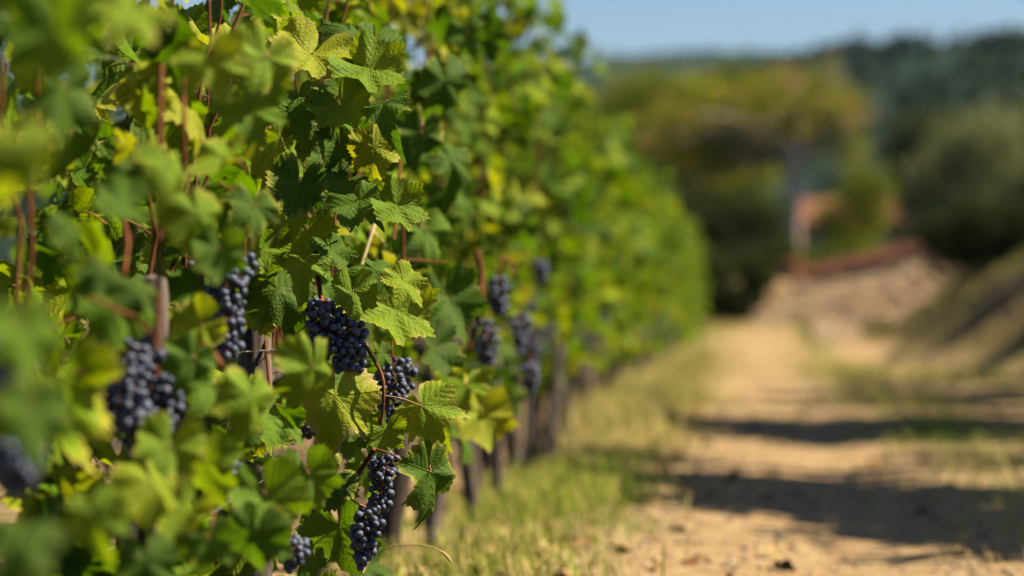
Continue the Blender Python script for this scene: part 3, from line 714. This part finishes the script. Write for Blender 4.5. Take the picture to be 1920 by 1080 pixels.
DARK_BARK = bark_material('dark_bark', [(.3, (.03, .022, .018)), (.6, (.12, .09, .07)), (.8, (.2, .16, .13))], (1, 1, .3), 12, .6)
F_OCHRE = foliage_material('autumn_foliage', [(0, (.09, .13, .008)), (.35, (.22, .24, .012)), (.65, (.36, .28, .02)), (.85, (.42, .24, .07)), (1, (.50, .28, .14))])
F_GREEN = foliage_material('green_foliage', [(0, (.03, .05, .005)), (.5, (.12, .15, .006)), (1, (.32, .30, .012))])
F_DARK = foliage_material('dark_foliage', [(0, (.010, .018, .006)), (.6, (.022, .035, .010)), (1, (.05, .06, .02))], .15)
F_OLIVE = foliage_material('olive_foliage', [(0, (.05, .07, .022)), (.5, (.17, .18, .065)), (1, (.42, .40, .18))], .2)
def px_tree(px, Y): q = P(px, 595, Y); return (q.x, q.y, gz(q.x, q.y)-.05)
S = lambda Y: Y/F      # metres per pixel at depth Y

tree('oak_tree', 'spreading tree with pale pinkish trunk and ochre crown above the stone wall', 'tree', px_tree(1490, 58), 5.6,
     [(-.2, 0, 4.0, 1.6, 1.5, 1.0), (-2.1, 0, 3.5, 1.4, 1.3, 1.0), (1.2, .6, 3.5, 1.0, 1.1, .9), (-3.4, .5, 3.3, 1.1, 1.1, .8), (-1.7, .8, 2.5, 1.2, .8, .8)],
     6000, .085, F_OCHRE, PINK_BARK, .17, .52, 28, hue=(.05, .95), shell=.3)
tree('yew_tree', 'olive green tree left of the pale trunked tree, behind the far vines', 'tree', px_tree(1230, 70), 6.6,
     [(-.2, 0, 4.6, 2.2, 1.8, 1.5), (-1.6, 0, 3.0, 1.6, 1.6, 1.6), (1.5, 0, 3.0, 1.8, 1.6, 1.7), (2.6, 0, 4.9, 1.6, 1.4, 1.1)], 15000, .11, F_GREEN, DARK_BARK, .25, .3, 8, hue=(.25, 1.0))
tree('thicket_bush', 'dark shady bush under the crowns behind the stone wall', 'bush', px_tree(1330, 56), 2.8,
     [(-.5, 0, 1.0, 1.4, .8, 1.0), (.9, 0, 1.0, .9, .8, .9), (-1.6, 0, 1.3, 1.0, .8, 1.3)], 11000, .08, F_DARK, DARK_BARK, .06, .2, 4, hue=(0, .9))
tree('shrub', 'green shrub between the pale trunk and the terracotta house', 'bush', px_tree(1600, 62), 2.8,
     [(0, 0, 1.3, .9, .6, .8), (.5, 0, 2.2, .6, .6, .6)], 3200, .07, F_GREEN, DARK_BARK, .05, .3, 4, hue=(.4, 1))
tree('evergreen_tree', 'dark evergreen tree between the terracotta house and the silvery bushes', 'tree', px_tree(1735, 72), 6.0,
     [(0, 0, 3.7, 1.1, 1.0, 1.3), (.5, 0, 2.4, 1.4, 1.0, 1.2)], 7000, .11, F_DARK, DARK_BARK, .15, .3, 5, hue=(.3, 1))
tree('olive_tree', 'silvery green olive bush leaning over the left of the earth bank', 'tree', px_tree(1800, 46), 3.4,
     [(-.2, 0, 1.8, .8, .7, .8), (.5, 0, 2.6, .8, .7, .7), (-.45, 0, 1.1, .7, .5, .6), (.3, 0, .9, .9, .6, .6)], 13000, .045, F_OLIVE, DARK_BARK, .09, .3, 8, hue=(.1, 1))
tree('olive_tree', 'taller shadowy olive tree on the bank at the right edge', 'tree', px_tree(1935, 50), 4.4,
     [(0, 0, 2.5, .85, .8, 1.0), (.2, 0, 1.1, 1.1, .7, .9), (1.1, 0, 2.9, .9, .9, 1.2)], 15000, .05, F_OLIVE, DARK_BARK, .11, .3, 8, hue=(0, .8))
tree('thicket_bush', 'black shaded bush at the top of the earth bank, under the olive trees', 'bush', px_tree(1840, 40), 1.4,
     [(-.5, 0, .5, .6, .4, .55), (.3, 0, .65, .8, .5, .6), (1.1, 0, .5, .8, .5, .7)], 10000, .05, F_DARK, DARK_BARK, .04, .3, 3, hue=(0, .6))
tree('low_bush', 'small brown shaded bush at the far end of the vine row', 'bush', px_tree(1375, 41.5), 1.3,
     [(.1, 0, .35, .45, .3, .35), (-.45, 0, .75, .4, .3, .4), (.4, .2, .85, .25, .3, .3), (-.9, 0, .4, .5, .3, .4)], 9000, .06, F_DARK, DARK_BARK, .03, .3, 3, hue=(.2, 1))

for px_, Y_, lb in ((1405, 47, 'left one of the low bushes behind the terrace wall, under the pale tree'), (1560, 47.5, 'middle one of the low bushes behind the terrace wall coping'), (1690, 47, 'right one of the low bushes behind the terrace wall coping')):
    tree('low_bush', lb, 'bush', px_tree(px_, Y_), 1.0, [(-.4, 0, .30, .6, .4, .30), (.4, 0, .36, .6, .4, .36)], 3000, .05, F_GREEN if px_ > 1450 else F_DARK, DARK_BARK, .03, .3, 2, hue=(.1, .7), group='low bushes behind the terrace wall')
# trees along the right of the lane, outside the frame: they shade the lane
cot = 1/math.tan(SUN_EL)
def shade_tree(gx, gy, hc, blobs, label, nl=3000):
    x = gx+SH.x*hc*cot; y = gy+SH.y*hc*cot; z = gz(x, y)
    tree('roadside_tree', label, 'tree', (x, y, z), hc+1, [(b[0], b[1], hc-z+b[2], b[3], b[4], b[5]) for b in blobs], nl, .10, F_GREEN, DARK_BARK, .08, .45, 6,
         group='trees shading the lane from the right', shell=.1)
shade_tree(.9, 8.3, 3.0, [(.9, 3.2, 0, 1.3, .25, .2), (-.1, 2.4, .1, .7, .2, .2), (-1.6, 2.7, .1, .45, .35, .3), (-.9, 1.5, 0, .6, .45, .35), (-.3, .6, .1, .7, .5, .4), (.2, -.3, 0, .8, .6, .4), (.8, -1.0, .1, .9, .7, .5), (1.5, -.4, .3, .8, 1.3, .5), (1.2, -1.9, .3, .6, .5, .4)], 'roadside tree casting the nearest band of shade on the lane', 24000)
shade_tree(1.1, 18.3, 3.4, [(-.6, .2, 0, .9, .40, .2), (.5, -.1, .1, .9, .5, .3), (.2, 1.2, 0, .9, .3, .2)], 'roadside tree casting thin broken streaks between the wide shade bands', 7000)
shade_tree(1.3, 14.6, 3.2, [(-1.5, .8, 0, .9, 1.1, .3), (-.5, 0, 0, 1.0, 1.9, .5), (.7, .2, .1, 1.0, 2.1, .6), (1.9, 0, 0, .9, 2.0, .6)], 'roadside tree casting the middle band of shade on the lane', 34000)
shade_tree(1.9, 21.3, 3.0, [(-.9, .2, 0, .8, 1.0, .3), (.3, 0, 0, 1.2, 1.7, .4), (1.4, 0, .1, .9, 1.8, .6)], 'roadside tree casting the thin far band of shade on the lane', 18000)
shade_tree(1.6, 24.9, 3.7, [(-.5, .3, 0, .9, .5, .25), (.6, 0, 0, .9, .7, .4), (-.2, -1.2, .2, .7, .3, .2)], 'roadside tree casting a weak streak of shade before the steps', 5000)
shade_tree(2.9, 27.6, 3.4, [(-.3, 0, 0, .8, .6, .35), (.7, .3, 0, .7, .6, .5)], 'roadside tree casting shade at the foot of the earth bank', 6000)
shade_tree(3.3, 32.2, 4.6, [(-.2, 0, 0, .7, .8, .4), (.9, 1.2, 0, .9, .9, .45), (-1.0, 2.3, .1, .4, .6, .25), (1.8, -.9, 0, .8, .8, .4), (.3, 3.6, 0, .6, .6, .3)], 'roadside tree casting slanting stripes of shade on the earth bank', 22000)

# ------------------------------------------------------------ stone wall, steps, pot, house
m = NT('field_stone', .9, .15)
isl = m.n('ShaderNodeNewGeometry').outputs['Random Per Island']; nn = m.noise(14, 5, m.coord())
m.l(m.mix(m.m('MULTIPLY', nn, .7), m.ramp(isl, [(0, (.22, .13, .075)), (.5, (.40, .265, .155)), (1, (.54, .39, .25))]), (.30, .19, .105)), m.b.inputs['Base Color'])
m.l(m.bump(nn, .6, .02), m.b.inputs['Normal']); STONE = m.mat
BRICK = NT('terracotta_brick', .85, .15)
BRICK.l(BRICK.ramp(BRICK.noise(9, 4, BRICK.coord()), [(.35, (.17, .06, .035)), (.65, (.32, .135, .08))]), BRICK.b.inputs['Base Color']); BRICK = BRICK.mat
root = empty('stone_wall', (1.8, 41.75, .5)); tag(root, 'dry stone terrace wall with sloping terracotta coping at the end of the lane', 'wall')
mb = MB(); y = 41.75
def wtop(x): return 1.30+.44*min(1, max(0, (x-.8)/1.9))-max(0, .8-x)*.75
z = .40
while z < 1.85:
    rh = random.uniform(.08, .12); x = -.15+random.uniform(-.1, .1)
    while x < 3.4:
        wd = random.uniform(.12, .30)
        if z+rh < wtop(x)+.06: box(mb, (x+wd/2-1.8, random.uniform(-.03, .03)+(z-1.6)*.75, z+rh/2-.5), (wd-.014, .3, rh-.012), 0, .012, 0, .75)
        x += wd
    z += rh
put('stonework', mb.mesh('stonework', [STONE], smooth=False), root)
mb = MB(); x = .75
while x < 2.9:
    box(mb, (x+.1-1.8, -.02+(wtop(x)-1.6)*.75, wtop(x)+.12-.5), (.19, .44, .19), 0, .010, 0, .5); x += .2
put('coping', mb.mesh('coping', [BRICK], smooth=False), root)
root = empty('stone_steps', (1.37, 36.6, 0)); tag(root, 'short flight of stone steps climbing from the lane to the terrace', 'steps')
for k in range(5):
    mb = MB(); zz = .13*(k+1); box(mb, (0, .35+k*.62, zz/2-.02), (.74, .56, zz+.04), 0, .012, 0, .9)
    put('step', mb.mesh('step', [STONE], smooth=False), root)
# pot at the tree's foot
root = empty('terracotta_pot', P(1478, 540, 43.5)); root.location.z = gz(root.location.x, 43.5)-.02; tag(root, 'orange terracotta pot at the left end of the wall coping', 'pot')
mb = MB(); prof = [(.02, 0), (.13, 0), (.20, .18), (.22, .34), (.25, .35), (.25, .40), (.21, .40), (.18, .30), (.02, .28)]
v = [(r*math.cos(2*math.pi*k/20), r*math.sin(2*math.pi*k/20), z) for r, z in prof for k in range(20)]
mb.add(v, [(j*20+k, j*20+(k+1) % 20, (j+1)*20+(k+1) % 20, (j+1)*20+k) for j in range(len(prof)-1) for k in range(20)])
TERRA = NT('terracotta', .8); TERRA.b.inputs['Base Color'].default_value = (.52, .20, .09, 1); TERRA = TERRA.mat
put('pot_body', mb.mesh('pot_body', [TERRA]), root)
# house
PLASTER = NT('terracotta_plaster', .9, .1)
PLASTER.l(PLASTER.ramp(PLASTER.noise(1.3, 5, PLASTER.coord()), [(.3, (.26, .12, .075)), (.7, (.38, .20, .13))]), PLASTER.b.inputs['Base Color']); PLASTER = PLASTER.mat
GLASS = NT('dark_window', .15, .5); GLASS.b.inputs['Base Color'].default_value = (.03, .035, .04, 1); GLASS = GLASS.mat
hx, hy = P(1600, 500, 78).x, 78.0; hz = gz(hx, hy)-.1
root = empty('house', (hx, hy, hz)); tag(root, 'low terracotta coloured house with tiled roof half hidden behind the trees', 'house')
mb = MB(); W_, D_, H_ = 3.5, 4.0, 2.1
v = [(-W_/2, 0, 0), (W_/2, 0, 0), (W_/2, D_, 0), (-W_/2, D_, 0), (-W_/2, 0, H_), (W_/2, 0, H_), (W_/2, D_, H_), (-W_/2, D_, H_), (-W_/2, D_/2, H_+.7), (W_/2, D_/2, H_+.7)]
mb.add(v, [(0, 1, 5, 4), (1, 2, 6, 5), (2, 3, 7, 6), (3, 0, 4, 7)]); mb.add([v[4], v[7], v[8]], [(0, 2, 1)]); mb.add([v[5], v[6], v[9]], [(0, 1, 2)])
put('wall', mb.mesh('wall', [PLASTER], smooth=False), root)
mb = MB()
for sd in (0, 1):
    y0, y1 = ((-.3, D_/2) if sd == 0 else (D_+.3, D_/2))
    nb = 28
    for k in range(nb):
        xa = -W_/2-.25+(W_+.5)*k/nb; xb = xa+(W_+.5)/nb; xm = (xa+xb)/2; z0_, z1_ = H_-.08, H_+.74
        mb.add([(xa, y0, z0_), (xm, y0, z0_+.06), (xb, y0, z0_), (xa, y1, z1_), (xm, y1, z1_+.06), (xb, y1, z1_)], [(0, 1, 4, 3), (1, 2, 5, 4)])
put('roof', mb.mesh('roof', [BRICK], smooth=False), root)
for xx in (-.9, .8):
    mb = MB(); box(mb, (xx, -.03, 1.25), (.6, .05, .8)); wo = put('window', mb.mesh('window', [NT('frame_paint').mat], smooth=False), root)
    mb = MB(); box(mb, (xx, -.065, 1.25), (.48, .02, .68)); put('pane', mb.mesh('pane', [GLASS], smooth=False), wo)

# ------------------------------------------------------------ hills
def hill(name, label, Y0, Y1, prof, seed, mat, xr=(-120, 160), bump=1.0):
    "a wooded ridge; prof = [(px, py)] of its skyline in the photograph"
    px_, py_ = zip(*prof); hx_ = [P(p, 500, Y1).x for p in px_]; hh = [P(0, q, Y1).z for q in py_]
    xs = np.linspace(*xr, 220); t = np.linspace(0, 1.3, 60)
    X, T = np.meshgrid(xs, t); Yv = Y0+(Y1-Y0)*T
    top = np.interp(X, hx_, hh)
    base = ground_h(X*0, np.full_like(X, Y0))-1
    Z = base+(top-base)*np.sin(np.clip(T, 0, 1.3)*math.pi/2)**1.1+bump*fbm(X*.12, Yv*.12, 4, seed)
    n = len(xs); i = np.arange(59)[:, None]*n+np.arange(n-1)[None, :]
    mb = MB(); mb.add(np.stack([X, Yv, Z], -1).reshape(-1, 3), np.stack([i, i+1, i+n+1, i+n], -1).reshape(-1, 4))
    tag(put(name, mb.mesh(name, [mat])), label, kind='structure')
    return X, Yv, Z
m = NT('wooded_hillside', .95, .05)
n1 = m.noise(.22, 6, m.coord(), .7); n2 = m.noise(.03, 3, m.coord())
m.l(m.mix(n2, m.ramp(n1, [(.35, (.005, .013, .009)), (.6, (.015, .030, .018))]), (.022, .036, .024)), m.b.inputs['Base Color']); HILLM = m.mat
X, Yv, Z = hill('near_hill', 'dark wooded hill rising to the right behind the trees', 190, 420,
     [(700, 300), (1100, 270), (1250, 237), (1400, 192), (1500, 162), (1600, 144), (1700, 136), (1760, 140), (1820, 128), (1900, 138), (1760, 132), (1820, 118), (1900, 128), (2100, 124), (2400, 154)], 3, HILLM)
CROWNM = foliage_material('woodland', [(0, (.005, .014, .009)), (.6, (.015, .032, .020)), (1, (.028, .046, .026))], .1)
mb = MB(); pick = rng.integers(0, X.size, 2600)
for c in pick:
    x, y, z = X.flat[c]+random.uniform(-.6, .6), Yv.flat[c], Z.flat[c]
    if y > 430: continue
    r = random.uniform(1.0, 2.2); n = 16; d = rng.normal(0, 1, (n, 3)); d /= np.linalg.norm(d, axis=1)[:, None]
    pc = np.array([x, y, z+r*.5])+d*r*rng.uniform(.5, 1, (n, 1))
    ux = rng.normal(0, 1, (n, 3)); ux /= np.linalg.norm(ux, axis=1)[:, None]; uy = np.cross(ux, d); s = r*.45
    V = np.stack([pc-ux*s, pc-uy*s, pc+ux*s, pc+uy*s], 1).reshape(-1, 3)
    mb.add(V, np.arange(n*4).reshape(n, 4), None, np.stack([np.zeros(n*4), np.full(n*4, random.random())], -1))
tag(put('hill_woodland', mb.mesh('hill_woodland', [CROWNM], smooth=False)), 'dense dark woodland covering the hillside', 'woodland', kind='stuff')
hill('far_hill', 'low bluish hill on the skyline behind the vine row', 700, 1100,
     [(500, 170), (900, 150), (1060, 150), (1150, 132), (1250, 128), (1350, 124), (1450, 130), (1700, 170), (2200, 220)], 11, HILLM, (-300, 300), 5)

# ------------------------------------------------------------ haze
HAZE = .00007
if HAZE:
    mb = MB(); x0, x1, y0, y1, z0, z1 = -950, 950, -50, 2600, -3, 140
    mb.add([(x, y, z) for x in (x0, x1) for y in (y0, y1) for z in (z0, z1)], [(0, 1, 3, 2), (4, 6, 7, 5), (0, 4, 5, 1), (2, 3, 7, 6), (0, 2, 6, 4), (1, 5, 7, 3)])
    hm = bpy.data.materials.new('haze'); hm.use_nodes = True; t = hm.node_tree; t.nodes.remove(t.nodes['Principled BSDF'])
    v = t.nodes.new('ShaderNodeVolumePrincipled'); v.inputs['Color'].default_value = (.42, .67, 1, 1); v.inputs['Density'].default_value = HAZE
    v.inputs['Anisotropy'].default_value = .2
    t.links.new(v.outputs[0], t.nodes['Material Output'].inputs['Volume'])
    tag(put('haze', mb.mesh('haze', [hm], smooth=False)), 'thin pale summer haze over the valley', 'haze', kind='stuff')
